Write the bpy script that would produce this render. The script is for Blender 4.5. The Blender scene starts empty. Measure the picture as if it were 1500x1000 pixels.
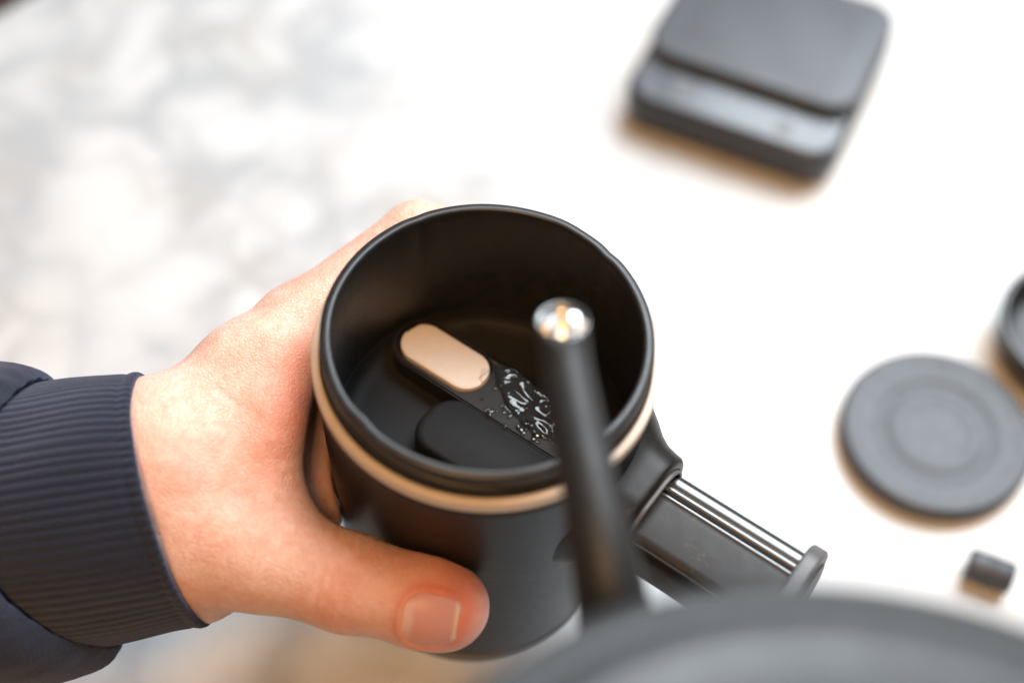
import bpy, bmesh, math, random
import numpy as np
from mathutils import Vector, Matrix, noise as mnoise

sc = bpy.context.scene
col = sc.collection
MM = 0.001
rng = np.random.default_rng(7)
random.seed(7)

# ------------------------------------------------------------------ camera
cam_d = bpy.data.cameras.new('camera')
cam = bpy.data.objects.new('camera', cam_d)
col.objects.link(cam)
cam.location = (5.846*MM, -199.17*MM, 515.38*MM)
cam.rotation_euler = (math.radians(90-55.5), 0, 0)
cam_d.lens = 50.0
cam_d.sensor_width = 36.0
cam_d.clip_start = 0.005
cam_d.clip_end = 50
cam_d.dof.use_dof = True
cam_d.dof.focus_distance = 0.373
cam_d.dof.aperture_fstop = 3.5
cam_d.dof.aperture_blades = 0
sc.camera = cam

# ------------------------------------------------------------------ world and lamps
world = bpy.data.worlds.new('World')
sc.world = world
world.use_nodes = True
bg = world.node_tree.nodes['Background']
bg.inputs[0].default_value = (0.95, 0.96, 1.0, 1)
bg.inputs[1].default_value = 0.11

def area(name, loc, target, sx, sy, power, color):
    d = bpy.data.lights.new(name, 'AREA')
    d.shape = 'RECTANGLE'
    d.size, d.size_y = sx, sy
    d.energy = power
    d.color = color
    o = bpy.data.objects.new(name, d)
    col.objects.link(o)
    o.location = loc
    o.rotation_euler = (Vector(target)-Vector(loc)).to_track_quat('-Z', 'Y').to_euler()
    return o
# the window behind the table and the warm pendant over the person
area('window_light', (0.62, 0.82, 1.42), (0.0, 0.0, 0.28), 1.2, 1.25, 60, (0.86, 0.94, 1.0))
area('pendant_light', (-0.10, -0.70, 1.55), (-0.05, 0.05, 0.1), 0.30, 0.30, 16.5, (1.0, 0.55, 0.225))

sc.view_settings.view_transform = 'Standard'
sc.view_settings.look = 'None'
sc.view_settings.gamma = 1.0
sc.view_settings.use_curve_mapping = False
sc.view_settings.exposure = 0.06

# ------------------------------------------------------------------ materials
def new_mat(name):
    m = bpy.data.materials.new(name)
    m.use_nodes = True
    return m, m.node_tree.nodes, m.node_tree.links, m.node_tree.nodes['Principled BSDF']

def ramp(n, pts):
    r = n.new('ShaderNodeValToRGB')
    while len(r.color_ramp.elements) < len(pts):
        r.color_ramp.elements.new(0.5)
    for e, (p, c) in zip(r.color_ramp.elements, pts):
        e.position = p
        e.color = (c[0], c[1], c[2], 1)
    return r

def obj_coord(n, l, scale=1000.0):
    tc = n.new('ShaderNodeTexCoord')
    mp = n.new('ShaderNodeMapping')
    mp.inputs['Scale'].default_value = (scale,)*3 if np.isscalar(scale) else scale
    l.new(tc.outputs['Object'], mp.inputs['Vector'])
    return mp.outputs['Vector']          # millimetres

def tex_noise(n, l, vec, scale, detail=4, rough=0.55, dist=0.0):
    t = n.new('ShaderNodeTexNoise')
    t.inputs['Scale'].default_value = scale
    t.inputs['Detail'].default_value = detail
    t.inputs['Roughness'].default_value = rough
    t.inputs['Distortion'].default_value = dist
    l.new(vec, t.inputs['Vector'])
    return t

def mix(n, l, fac, a, b, blend='MIX'):
    m = n.new('ShaderNodeMix')
    m.data_type = 'RGBA'
    m.blend_type = blend
    for s, v in ((m.inputs[0], fac), (m.inputs[6], a), (m.inputs[7], b)):
        if hasattr(v, 'links'):
            l.new(v, s)
        elif np.isscalar(v):
            s.default_value = v
        else:
            s.default_value = (v[0], v[1], v[2], 1)
    return m.outputs[2]

def plastic(name, base, rough, var=0.25, nscale=0.35, bump=0.02, spec=0.5, rvar=0.12, grain=3.0, dust=0.0, dust_col=(0.30, 0.24, 0.18)):
    m, n, l, p = new_mat(name)
    v = obj_coord(n, l)
    t = tex_noise(n, l, v, nscale, 6, 0.6)
    lo = [c*(1-var) for c in base]; hi = [c*(1+var) for c in base]
    r = ramp(n, [(0.3, lo), (0.7, hi)])
    l.new(t.outputs['Fac'], r.inputs[0])
    if dust > 0:
        vd = n.new('ShaderNodeTexVoronoi'); vd.inputs['Scale'].default_value = 0.55; l.new(v, vd.inputs['Vector'])
        rd_ = ramp(n, [(0.05, (1, 1, 1)), (0.16, (0, 0, 0))]); l.new(vd.outputs['Distance'], rd_.inputs[0])
        sm = tex_noise(n, l, v, 0.13, 5, 0.65); rs = ramp(n, [(0.52, (0, 0, 0)), (0.70, (dust,)*3)]); l.new(sm.outputs['Fac'], rs.inputs[0])
        fz = tex_noise(n, l, v, 1.1, 4, 0.7); rz = ramp(n, [(0.50, (0, 0, 0)), (0.75, (0.5,)*3)]); l.new(fz.outputs['Fac'], rz.inputs[0])
        a1 = n.new('ShaderNodeMath'); a1.operation = 'MAXIMUM'; l.new(rd_.outputs[0], a1.inputs[0]); l.new(rz.outputs[0], a1.inputs[1])
        a2 = n.new('ShaderNodeMath'); a2.operation = 'MULTIPLY'; l.new(a1.outputs[0], a2.inputs[0]); l.new(rs.outputs[0], a2.inputs[1])
        l.new(mix(n, l, a2.outputs[0], r.outputs[0], dust_col), p.inputs['Base Color'])
    else:
        l.new(r.outputs[0], p.inputs['Base Color'])
    mr = n.new('ShaderNodeMapRange')
    mr.inputs['To Min'].default_value = rough-rvar*0.5; mr.inputs['To Max'].default_value = rough+rvar*0.5
    mr.inputs['From Min'].default_value = 0.3; mr.inputs['From Max'].default_value = 0.7
    l.new(t.outputs['Fac'], mr.inputs[0]); l.new(mr.outputs[0], p.inputs['Roughness'])
    p.inputs['Specular IOR Level'].default_value = spec
    g = tex_noise(n, l, v, grain, 2, 0.5)
    b = n.new('ShaderNodeBump'); b.inputs['Strength'].default_value = 0.35; b.inputs['Distance'].default_value = bump*MM
    l.new(g.outputs['Fac'], b.inputs['Height']); l.new(b.outputs[0], p.inputs['Normal'])
    return m

M = {}
M['black'] = plastic('black_plastic', (0.0125, 0.0105, 0.0095), 0.40, var=0.1, rvar=0.05, spec=0.25, dust=0.35, bump=0.03, grain=4)
M['lip'] = plastic('black_plastic_lip', (0.018, 0.0180, 0.0190), 0.42, dust=0.25, bump=0.03, grain=4)
M['inner'] = plastic('black_chamber_plastic', (0.0135, 0.0138, 0.0148), 0.58, var=0.1, rvar=0.04, spec=0.16, bump=0.05, grain=3)
M['housing'] = plastic('housing_plastic', (0.016, 0.0135, 0.012), 0.50, var=0.1, rvar=0.04, spec=0.25, bump=0.09, grain=2.2)
M['beige'] = plastic('beige_silicone', (0.64, 0.54, 0.445), 0.48, var=0.05, bump=0.01)
M['plug'] = plastic('beige_plug', (0.70, 0.60, 0.52), 0.40, var=0.03, bump=0.008)
M['arm'] = plastic('arm_plastic', (0.020, 0.016, 0.0135), 0.40, spec=0.22, dust=0.8, dust_col=(0.26, 0.15, 0.07), var=0.15, nscale=0.25, bump=0.02, rvar=0.08)
M['grey'] = plastic('grey_plastic', (0.10, 0.095, 0.095), 0.42, var=0.15)
M['kettle'] = plastic('kettle_paint', (0.026, 0.028, 0.032), 0.45, var=0.12, bump=0.02)
M['spout'] = plastic('spout_paint', (0.016, 0.0155, 0.015), 0.52, spec=0.38, rvar=0.04, var=0.12, bump=0.02)
M['mat_black'] = plastic('matte_black', (0.050, 0.056, 0.066), 0.46, var=0.12, bump=0.05)
M['scale_face'] = plastic('scale_face', (0.085, 0.097, 0.115), 0.28, var=0.3, nscale=0.09, bump=0.01, rvar=0.15)
M['tin'] = plastic('tin_black', (0.020, 0.020, 0.022), 0.33, var=0.15)

def steel():
    m, n, l, p = new_mat('polished_steel')
    v = obj_coord(n, l)
    t = tex_noise(n, l, v, 0.8, 5)
    r = ramp(n, [(0.3, (0.55, 0.54, 0.52)), (0.7, (0.72, 0.71, 0.69))])
    l.new(t.outputs['Fac'], r.inputs[0]); l.new(r.outputs[0], p.inputs['Base Color'])
    p.inputs['Metallic'].default_value = 1.0
    p.inputs['Roughness'].default_value = 0.24
    return m
M['steel'] = steel()
M['rod'] = steel(); M['rod'].name = 'dark_chrome'
for e_ in [q for q in M['rod'].node_tree.nodes if q.type == 'VALTORGB'][0].color_ramp.elements: e_.color = (0.15, 0.15, 0.15, 1)
M['rod'].node_tree.nodes['Principled BSDF'].inputs['Roughness'].default_value = 0.30

def water():
    m, n, l, p = new_mat('water')
    p.inputs['Base Color'].default_value = (1, 1, 1, 1)
    p.inputs['Transmission Weight'].default_value = 1.0
    p.inputs['IOR'].default_value = 1.40
    p.inputs['Roughness'].default_value = 0.02
    v = obj_coord(n, l)
    t = tex_noise(n, l, v, 0.5, 2)
    b = n.new('ShaderNodeBump'); b.inputs['Strength'].default_value = 0.3; b.inputs['Distance'].default_value = 0.1*MM
    l.new(t.outputs['Fac'], b.inputs['Height']); l.new(b.outputs[0], p.inputs['Normal'])
    return m
M['water'] = water()
M['film'] = water(); M['film'].name = 'water_film'; M['film'].node_tree.nodes['Principled BSDF'].inputs['IOR'].default_value = 1.55
[q for q in M['film'].node_tree.nodes if q.type == 'BUMP'][0].inputs['Strength'].default_value = 0.0

def marble():
    m, n, l, p = new_mat('white_marble')
    v = obj_coord(n, l)
    def warped(scale, amt, det):
        w = tex_noise(n, l, v, scale, det, 0.55)
        vs = n.new('ShaderNodeVectorMath'); vs.operation = 'MULTIPLY_ADD'
        l.new(w.outputs['Color'], vs.inputs[0]); vs.inputs[1].default_value = (amt,)*3; l.new(v, vs.inputs[2])
        return vs.outputs[0]
    def math_(op, a, b_):
        q = n.new('ShaderNodeMath'); q.operation = op
        for i_, x_ in enumerate((a, b_)):
            if np.isscalar(x_): q.inputs[i_].default_value = x_
            else: l.new(x_, q.inputs[i_])
        return q.outputs[0]
    def veins(scale, width, wv):
        vo = n.new('ShaderNodeTexVoronoi'); vo.feature = 'DISTANCE_TO_EDGE'; vo.inputs['Scale'].default_value = scale
        l.new(wv, vo.inputs['Vector'])
        r = ramp(n, [(0.0, (1, 1, 1)), (width*0.4, (0.5,)*3), (width, (0, 0, 0))])
        l.new(vo.outputs['Distance'], r.inputs[0])
        return r.outputs[0]
    w1 = warped(0.013, 62, 4); w2 = warped(0.026, 30, 3)
    big = veins(0.0185, 0.26, w1); small = veins(0.034, 0.24, w2)
    k1 = tex_noise(n, l, v, 0.010, 3, 0.5); r1 = ramp(n, [(0.32, (0.30,)*3), (0.56, (1, 1, 1))]); l.new(k1.outputs['Fac'], r1.inputs[0])
    k2 = tex_noise(n, l, w2, 0.013, 3, 0.5); r2 = ramp(n, [(0.40, (0.0,)*3), (0.60, (0.8,)*3)]); l.new(k2.outputs['Fac'], r2.inputs[0])
    cl = tex_noise(n, l, w1, 0.009, 4, 0.6); r3 = ramp(n, [(0.45, (0,)*3), (0.80, (0.35,)*3)]); l.new(cl.outputs['Fac'], r3.inputs[0])
    tot = math_('ADD', math_('ADD', math_('MULTIPLY', big, r1.outputs[0]), math_('MULTIPLY', small, r2.outputs[0])), r3.outputs[0])
    # window falloff painted in: veins wash out and base pales towards the right
    sx = n.new('ShaderNodeSeparateXYZ'); l.new(v, sx.inputs[0])
    mr = n.new('ShaderNodeMapRange'); mr.inputs['From Min'].default_value = 90; mr.inputs['From Max'].default_value = -110
    mr.inputs['To Min'].default_value = 0.06; mr.inputs['To Max'].default_value = 1.0; mr.clamp = True
    l.new(sx.outputs[0], mr.inputs[0])
    f_ = n.new('ShaderNodeMath'); f_.operation = 'MULTIPLY'; f_.use_clamp = True
    l.new(tot, f_.inputs[0]); l.new(mr.outputs[0], f_.inputs[1])
    tan = tex_noise(n, l, v, 0.018, 2)
    rt = ramp(n, [(0.50, (0.405, 0.422, 0.436)), (0.70, (0.44, 0.43, 0.415))])
    l.new(tan.outputs['Fac'], rt.inputs[0])
    base = mix(n, l, mr.outputs[0], (0.665, 0.655, 0.635), (0.60, 0.605, 0.608))  # left greyer than right, the light's falloff put into the base colour
    c = mix(n, l, f_.outputs[0], base, rt.outputs[0])
    l.new(c, p.inputs['Base Color'])
    p.inputs['Roughness'].default_value = 0.32
    p.inputs['Specular IOR Level'].default_value = 0.3
    return m
M['marble'] = marble()

def floor_mat():
    m, n, l, p = new_mat('dark_floor_boards')
    v = obj_coord(n, l, (1, 12, 1))
    t = tex_noise(n, l, v, 6, 5)
    r = ramp(n, [(0.3, (0.05, 0.035, 0.025)), (0.7, (0.13, 0.085, 0.055))])
    l.new(t.outputs['Fac'], r.inputs[0]); l.new(r.outputs[0], p.inputs['Base Color'])
    p.inputs['Roughness'].default_value = 0.5
    return m
M['floor'] = floor_mat()

def skin():
    m, n, l, p = new_mat('skin')
    v = obj_coord(n, l)
    t = tex_noise(n, l, v, 0.07, 5, 0.6)
    r = ramp(n, [(0.30, (0.76, 0.455, 0.355)), (0.50, (0.82, 0.54, 0.435)), (0.70, (0.86, 0.62, 0.525))])
    l.new(t.outputs['Fac'], r.inputs[0])
    # fine mottling and a few freckles
    t2 = tex_noise(n, l, v, 0.42, 4, 0.65)
    r2 = ramp(n, [(0.32, (0.90, 0.76, 0.71)), (0.66, (1, 1, 1))])
    l.new(t2.outputs['Fac'], r2.inputs[0])
    c = mix(n, l, 0.85, r.outputs[0], r2.outputs[0], 'MULTIPLY')
    vf = n.new('ShaderNodeTexVoronoi'); vf.inputs['Scale'].default_value = 0.07; vf.inputs['Randomness'].default_value = 1
    l.new(v, vf.inputs['Vector'])
    rf = ramp(n, [(0.028, (1, 1, 1)), (0.06, (0, 0, 0))])
    l.new(vf.outputs['Distance'], rf.inputs[0])
    fk = n.new('ShaderNodeMath'); fk.operation = 'MULTIPLY'; fk.inputs[1].default_value = 0.35; l.new(rf.outputs[0], fk.inputs[0])
    c = mix(n, l, fk.outputs[0], c, (0.36, 0.17, 0.09))
    # blood in the pressed thumb tip, the knuckles and the fold (stored per vertex as skin redness)
    at = n.new('ShaderNodeAttribute'); at.attribute_name = 'redness'
    c = mix(n, l, at.outputs['Fac'], c, (0.72, 0.19, 0.105))
    l.new(c, p.inputs['Base Color'])
    p.inputs['Roughness'].default_value = 0.43
    p.inputs['Specular IOR Level'].default_value = 0.45
    p.inputs['Subsurface Weight'].default_value = 0.28
    p.inputs['Subsurface Radius'].default_value = (1.0, 0.36, 0.2)
    p.inputs['Subsurface Scale'].default_value = 2.2*MM
    # skin lines: crossed cells plus long fine creases
    vo = n.new('ShaderNodeTexVoronoi'); vo.feature = 'DISTANCE_TO_EDGE'; vo.inputs['Scale'].default_value = 1.0
    mp = n.new('ShaderNodeMapping'); mp.inputs['Scale'].default_value = (0.75, 1.25, 1.25); mp.inputs['Rotation'].default_value = (0.3, 0.4, 0.7)
    l.new(v, mp.inputs[0]); l.new(mp.outputs[0], vo.inputs['Vector'])
    rv = ramp(n, [(0.0, (0, 0, 0)), (0.16, (1, 1, 1))]); l.new(vo.outputs['Distance'], rv.inputs[0])
    ln = n.new('ShaderNodeMapping'); ln.inputs['Scale'].default_value = (0.9, 0.13, 0.5); ln.inputs['Rotation'].default_value = (0, 0, 0.55)
    l.new(v, ln.inputs[0])
    t3 = tex_noise(n, l, ln.outputs[0], 1.0, 4, 0.6)
    ad = n.new('ShaderNodeMath'); ad.operation = 'MULTIPLY_ADD'; ad.inputs[1].default_value = 1.6
    l.new(t3.outputs['Fac'], ad.inputs[0]); l.new(rv.outputs[0], ad.inputs[2])
    b = n.new('ShaderNodeBump'); b.inputs['Strength'].default_value = 0.5; b.inputs['Distance'].default_value = 0.27*MM
    l.new(ad.outputs[0], b.inputs['Height']); l.new(b.outputs[0], p.inputs['Normal'])
    return m
M['skin'] = skin()
M['cuticle'] = plastic('cuticle_skin', (0.78, 0.50, 0.36), 0.6, var=0.15, nscale=1.0, bump=0.05)

def nail_mat():
    m, n, l, p = new_mat('nail')
    at = n.new('ShaderNodeAttribute'); at.attribute_name = 'free_edge'
    at2 = n.new('ShaderNodeAttribute'); at2.attribute_name = 'lunula'
    c = mix(n, l, at2.outputs['Fac'], (0.61, 0.30, 0.255), (0.72, 0.49, 0.43))
    c = mix(n, l, at.outputs['Fac'], c, (0.78, 0.56, 0.38))
    l.new(c, p.inputs['Base Color'])
    p.inputs['Roughness'].default_value = 0.44
    p.inputs['Specular IOR Level'].default_value = 0.4
    p.inputs['Subsurface Weight'].default_value = 0.15
    p.inputs['Subsurface Radius'].default_value = (1.0, 0.4, 0.25)
    p.inputs['Subsurface Scale'].default_value = 1.2*MM
    v = obj_coord(n, l, (0.15*1000, 1.6*1000, 1.6*1000))
    t = tex_noise(n, l, v, 1.0, 3)
    b = n.new('ShaderNodeBump'); b.inputs['Strength'].default_value = 0.4; b.inputs['Distance'].default_value = 0.05*MM
    l.new(t.outputs['Fac'], b.inputs['Height']); l.new(b.outputs[0], p.inputs['Normal'])
    return m
M['nail'] = nail_mat()

def fabric(name, base, scale):
    m, n, l, p = new_mat(name)
    v = obj_coord(n, l)
    t = tex_noise(n, l, v, scale, 5, 0.7)
    r = ramp(n, [(0.3, [c*0.62 for c in base]), (0.7, [c*1.45 for c in base])])
    l.new(t.outputs['Fac'], r.inputs[0]); l.new(r.outputs[0], p.inputs['Base Color'])
    p.inputs['Roughness'].default_value = 0.9
    p.inputs['Specular IOR Level'].default_value = 0.15
    p.inputs['Sheen Weight'].default_value = 0.35
    p.inputs['Sheen Roughness'].default_value = 0.5
    p.inputs['Sheen Tint'].default_value = (0.55, 0.62, 0.85, 1)
    b = n.new('ShaderNodeBump'); b.inputs['Strength'].default_value = 0.8; b.inputs['Distance'].default_value = 0.5*MM
    l.new(t.outputs['Fac'], b.inputs['Height']); l.new(b.outputs[0], p.inputs['Normal'])
    return m
M['knit'] = fabric('navy_rib_knit', (0.018, 0.022, 0.038), 2.6)
M['fleece'] = fabric('navy_jersey', (0.021, 0.025, 0.040), 1.2)

# ------------------------------------------------------------------ object helpers (all coordinates in millimetres, world space)
WORLD_LOC = {}
def thing(name, label, cat, loc, group=None):
    o = bpy.data.objects.new(name, None)
    o.empty_display_size = 0.02
    col.objects.link(o)
    o.location = [c*MM for c in loc]
    o['label'] = label; o['category'] = cat
    if group: o['group'] = group
    WORLD_LOC[o] = np.array(loc, float)
    return o

def obj(name, verts, faces, mat, parent=None, loc=None, smooth=True, sharp=None):
    """verts are world millimetres; the origin is the parent's, or loc for a top-level mesh"""
    base = WORLD_LOC[parent] if parent is not None else np.array(loc if loc is not None else (0, 0, 0), float)
    v = (np.asarray(verts, float)-base)*MM
    me = bpy.data.meshes.new(name)
    me.from_pydata(v.tolist(), [], [list(map(int, f)) for f in faces])
    me.update()
    if smooth:
        me.polygons.foreach_set('use_smooth', [True]*len(me.polygons))
        if sharp:
            me.set_sharp_from_angle(angle=math.radians(sharp))
    o = bpy.data.objects.new(name, me)
    col.objects.link(o)
    me.materials.append(M[mat])
    if parent is not None:
        o.parent = parent
    else:
        o.location = base*MM
    WORLD_LOC[o] = base
    return o

def tag(o, label, cat, group=None, kind=None):
    o['label'] = label; o['category'] = cat
    if group: o['group'] = group
    if kind: o['kind'] = kind
    return o

def lathe(profile, n=96, frame=None, close=False):
    """profile: list of (r, z); frame: (origin, ex, ey, ez)"""
    o, ex, ey, ez = frame if frame else (np.zeros(3), np.array([1., 0, 0]), np.array([0, 1., 0]), np.array([0, 0, 1.]))
    V = []; Fc = []
    rings = []
    for r, z in profile:
        if r < 1e-6:
            rings.append([len(V)]); V.append(o+z*ez)
        else:
            ids = []
            for k in range(n):
                a = 2*math.pi*k/n
                ids.append(len(V)); V.append(o+r*(math.cos(a)*ex+math.sin(a)*ey)+z*ez)
            rings.append(ids)
    pairs = list(zip(rings[:-1], rings[1:]))
    if close: pairs.append((rings[-1], rings[0]))
    for A, B in pairs:
        for k in range(n):
            k2 = (k+1) % n
            if len(A) == 1 and len(B) == 1: continue
            if len(A) == 1: Fc.append((A[0], B[k2], B[k]))
            elif len(B) == 1: Fc.append((A[k], A[k2], B[0]))
            else: Fc.append((A[k], A[k2], B[k2], B[k]))
    return np.array(V), Fc

def nrm(a):
    a = np.array(a, float); return a/np.linalg.norm(a)

def loft(rings, cap0=True, cap1=True):
    V = []; Fc = []
    n = len(rings[0])
    for r in rings: V.extend(r)
    for i in range(len(rings)-1):
        for k in range(n):
            k2 = (k+1) % n
            Fc.append((i*n+k, i*n+k2, (i+1)*n+k2, (i+1)*n+k))
    if cap0: Fc.append(tuple(range(n-1, -1, -1)))
    if cap1: Fc.append(tuple((len(rings)-1)*n+k for k in range(n)))
    return np.array(V), Fc

def rrect(hx, hy, r, k=8):
    pts = []
    for cx, cy, a0 in ((hx-r, hy-r, 0), (-hx+r, hy-r, 90), (-hx+r, -hy+r, 180), (hx-r, -hy+r, 270)):
        for i in range(k+1):
            a = math.radians(a0+90*i/k)
            pts.append((cx+r*math.cos(a), cy+r*math.sin(a)))
    return pts

def slab(hx, hy, r, z0, z1, bev, frame, k=8, bev0=None):
    """rounded-rectangle slab with rounded top and bottom edges; frame (o, ex, ey, ez)"""
    o, ex, ey, ez = frame
    bev0 = bev if bev0 is None else bev0
    steps = []
    for i in range(5):
        a = math.pi/2*i/4
        steps.append((bev0*(1-math.sin(a)), z0+bev0*(1-math.cos(a))))
    for i in range(5):
        a = math.pi/2*i/4
        steps.append((bev*(1-math.cos(a)), z1-bev*(1-math.sin(a))))
    rings = []
    for ins, z in steps:
        rr = max(r-ins, 0.05)
        rings.append([o+x*ex+y*ey+z*ez for x, y in rrect(hx-ins, hy-ins, rr, k)])
    return loft(rings)

def sweep(path, radii, n=40, ref=(1, 0, 0), cut=None, flat=None):
    """tube along path; cut = (point, normal) trims the last ring to a plane"""
    path = [np.array(p, float) for p in path]
    rings = []
    for i, p in enumerate(path):
        t = nrm(path[min(i+1, len(path)-1)]-path[max(i-1, 0)])
        s = np.array(ref, float); s = nrm(s-t*(s@t)); u = np.cross(t, s)
        ring = []
        for k in range(n):
            a = 2*math.pi*k/n
            q = p+radii[i]*(math.cos(a)*s+math.sin(a)*u)
            if cut is not None:
                cp, cn = cut
                dd = (q-cp)@cn
                if dd > 0 or i == len(path)-1:
                    q = q-t*(dd/(t@cn))
            ring.append(q)
        rings.append(ring)
    return rings

def bez(pts, n):
    """Catmull-Rom through pts"""
    pts = [np.array(p, float) for p in pts]
    P = [2*pts[0]-pts[1]]+pts+[2*pts[-1]-pts[-2]]
    out = []
    seg = len(pts)-1
    for i in range(n+1):
        u = i/n*seg; k = min(int(u), seg-1); t = u-k
        a, b, c, d = P[k:k+4]
        out.append(0.5*((2*b)+(-a+c)*t+(2*a-5*b+4*c-d)*t*t+(-a+3*b-3*c+d)*t**3))
    return out

EX, EY, EZ = np.eye(3)

# ================================================================== setting: floor and table
TZ = 72.0          # height of the marble
v, f = slab(3000, 3000, 50, -720, -700, 2, (np.array([0, 0, 0.]), EX, EY, EZ), k=2)
fl = obj('floor', v, f, 'floor', loc=(0, 0, -700), smooth=False)
fl['kind'] = 'structure'

table = thing('marble_table', 'round white marble table with soft grey veins, carrying the scale and loose lids', 'table', (29, 28.7, -700))
TR = 363.0
prof = [(0, -22), (TR-9, -22), (TR-3, -19), (TR, -13), (TR, -6), (TR-1.5, -2), (TR-5, 0), (0, 0)]
v, f = lathe(prof, 160, (np.array([29, 28.7, TZ]), EX, EY, EZ))
obj('table_top', v, f, 'marble', table, sharp=40)
prof = [(0, -772), (230, -772), (230, -760), (60, -744), (38, -720), (36, -60), (120, -30), (120, -23), (0, -23)]
v, f = lathe(prof, 64, (np.array([29, 28.7, TZ]), EX, EY, EZ))
obj('pedestal', v, f, 'mat_black', table, sharp=40)

# ================================================================== the pump cup held in the hand
TILT = math.radians(3.0)
AX = np.array([math.sin(TILT), 0, math.cos(TILT)])
AE1 = np.array([math.cos(TILT), 0, -math.sin(TILT)])
AE2 = np.cross(AX, AE1)
RIM = np.array([0, 0, 230.])
CUP_H = 116.0
def cup_frame(): return (RIM, AE1, AE2, AX)
cup = thing('pump_cup', 'black plastic brewing cup with beige band and side pump arm, gripped by the hand', 'cup',
            tuple(RIM-AX*CUP_H))
def body_r(s): return 43.2-4.6*(s-12.5)/(CUP_H-12.5)

# outer body
prof = [(41.0, -12.2), (42.6, -12.5), (body_r(13.2), -13.2)]
for s in np.linspace(16, 108, 24): prof.append((body_r(s), -s))
prof += [(body_r(110), -110), (37.6, -110.8), (0, -110.8)]
v, f = lathe(prof, 160, cup_frame())
obj('body', v, f, 'black', cup, sharp=50)
# slim clear grey foot ring
prof = [(0, -111.4), (37.4, -111.4), (38.9, -111.9), (39.1, -114.6), (38.2, -116), (30, -116), (29, -113), (0, -113)]
v, f = lathe(prof, 128, cup_frame())
obj('foot_ring', v, f, 'grey', cup, sharp=50)
# chamber: inner wall, lip and the screw thread below it
def lip_r(theta, s):
    # helical thread ridge below the lip
    return 0.0
prof = [(39.4, -52.5), (39.4, -42), (38.9, -20), (38.35, -4), (38.3, -1.3), (38.45, -0.45), (38.85, 0.0), (39.5, 0.0), (40.5, -0.2), (41.1, -0.8),
        (41.2, -2.0), (40.7, -2.5), (40.3, -3.2), (40.2, -6.6), (40.9, -7.1), (41.2, -7.8), (41.2, -13)]
n = 240
v, f = lathe(prof, n, cup_frame())
rv = v.reshape(len(prof), n, 3)
for i in range(len(prof)):
    for k in range(n):
        wob = 0.10*mnoise.noise(Vector((math.cos(2*math.pi*k/n)*3, math.sin(2*math.pi*k/n)*3, i*0.12)))
        # shallow notches in the moulded lip
        for a0, w, dep in ((222, 5, .45), (40, 3, .35), (62, 8, -.35), (118, 3, .22)):
            d = (360*k/n-a0+180) % 360-180
            if 3 <= i <= 10: wob -= dep*math.exp(-(d/w)**2)
        c = RIM+((rv[i, k]-RIM)@AX)*AX
        rr = rv[i, k]-c
        rv[i, k] = c+rr*(1+wob/np.linalg.norm(rr))
lip = obj('lip', rv.reshape(-1, 3), f, 'lip', cup, sharp=60)
# thread ridges (three starts), each short helical rib a sub-part
for st in range(4):
    a0 = math.radians(20+90*st)
    path = []; rad = []
    for i in range(41):
        u = i/40
        a = a0+math.radians(84)*u
        s = 3.4+3.0*u
        path.append(RIM+40.35*(math.cos(a)*AE1+math.sin(a)*AE2)-AX*s)
        rad.append(0.75*min(1, 8*u+0.05, 8*(1-u)+0.05))
    v, f = loft(sweep(path, rad, 10, ref=tuple(AX)))
    obj('thread', v, f, 'lip', lip)
# beige band
prof = []
for i in range(25):
    a = math.pi*i/24
    prof.append((41.6+2.0*min(1, math.sin(a)*1.55)**0.7, -7.9-4.4*(1-math.cos(a))/2))
v, f = lathe(prof, 160, cup_frame(), close=True)
obj('accent_band', v, f, 'beige', cup)
# chamber floor
prof = [(0, -50), (33.5, -50), (36.6, -49.6), (38.4, -48.2), (39.2, -45.4), (39.6, -45.4), (39.6, -53), (0, -53)]
v, f = lathe(prof, 128, cup_frame())
obj('chamber_floor', v, f, 'inner', cup, sharp=50)
# inner wall is shown by the lip mesh; the pump housing crosses the floor
AZ = math.radians(-36.4)
PU = np.array([math.cos(AZ), math.sin(AZ), 0]); PV = np.array([-math.sin(AZ), math.cos(AZ), 0])
def uvz(u, v_, z): return PU*u+PV*v_+EZ*z
def stadium(u0, u1, vc, hw, k=24, square_end=False):
    pts = []
    for i in range(k+1):
        a = math.pi/2+math.pi*i/k
        pts.append((u0+hw+hw*math.cos(a), vc+hw*math.sin(a)))
    if square_end:
        pts += [(u1, vc-hw), (u1, vc+hw)]
    else:
        for i in range(k+1):
            a = -math.pi/2+math.pi*i/k
            pts.append((u1-hw+hw*math.cos(a), vc+hw*math.sin(a)))
    return pts
ZB = 188.5
def prism(outline, levels):
    """levels: list of (inset, z); inset shrinks about the outline centroid direction"""
    pts = np.array(outline); n = len(pts)
    tn = np.roll(pts, -1, 0)-np.roll(pts, 1, 0)
    nn = np.stack([tn[:, 1], -tn[:, 0]], 1); nn /= np.linalg.norm(nn, axis=1)[:, None]
    rings = []
    for ins, z in levels:
        q = pts-nn*ins
        rings.append([uvz(a, b, z) for a, b in q])
    return loft(rings)
# housing with a recessed pocket for the plug
out = stadium(-38.5, 34, 8.45, 8.1, square_end=True)
pock = stadium(-37.7, -8.2, 8.95, 7.0)
def ring_fill(outer, inner, z_o, z_i):
    pass
bm = bmesh.new()
po = [bm.verts.new(uvz(a, b, ZB)) for a, b in out]
pi_ = [bm.verts.new(uvz(a, b, ZB)) for a, b in pock]
eo = [bm.edges.new((po[i], po[(i+1) % len(po)])) for i in range(len(po))]
ei = [bm.edges.new((pi_[i], pi_[(i+1) % len(pi_)])) for i in range(len(pi_))]
bmesh.ops.triangle_fill(bm, use_beauty=True, edges=eo+ei)
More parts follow.
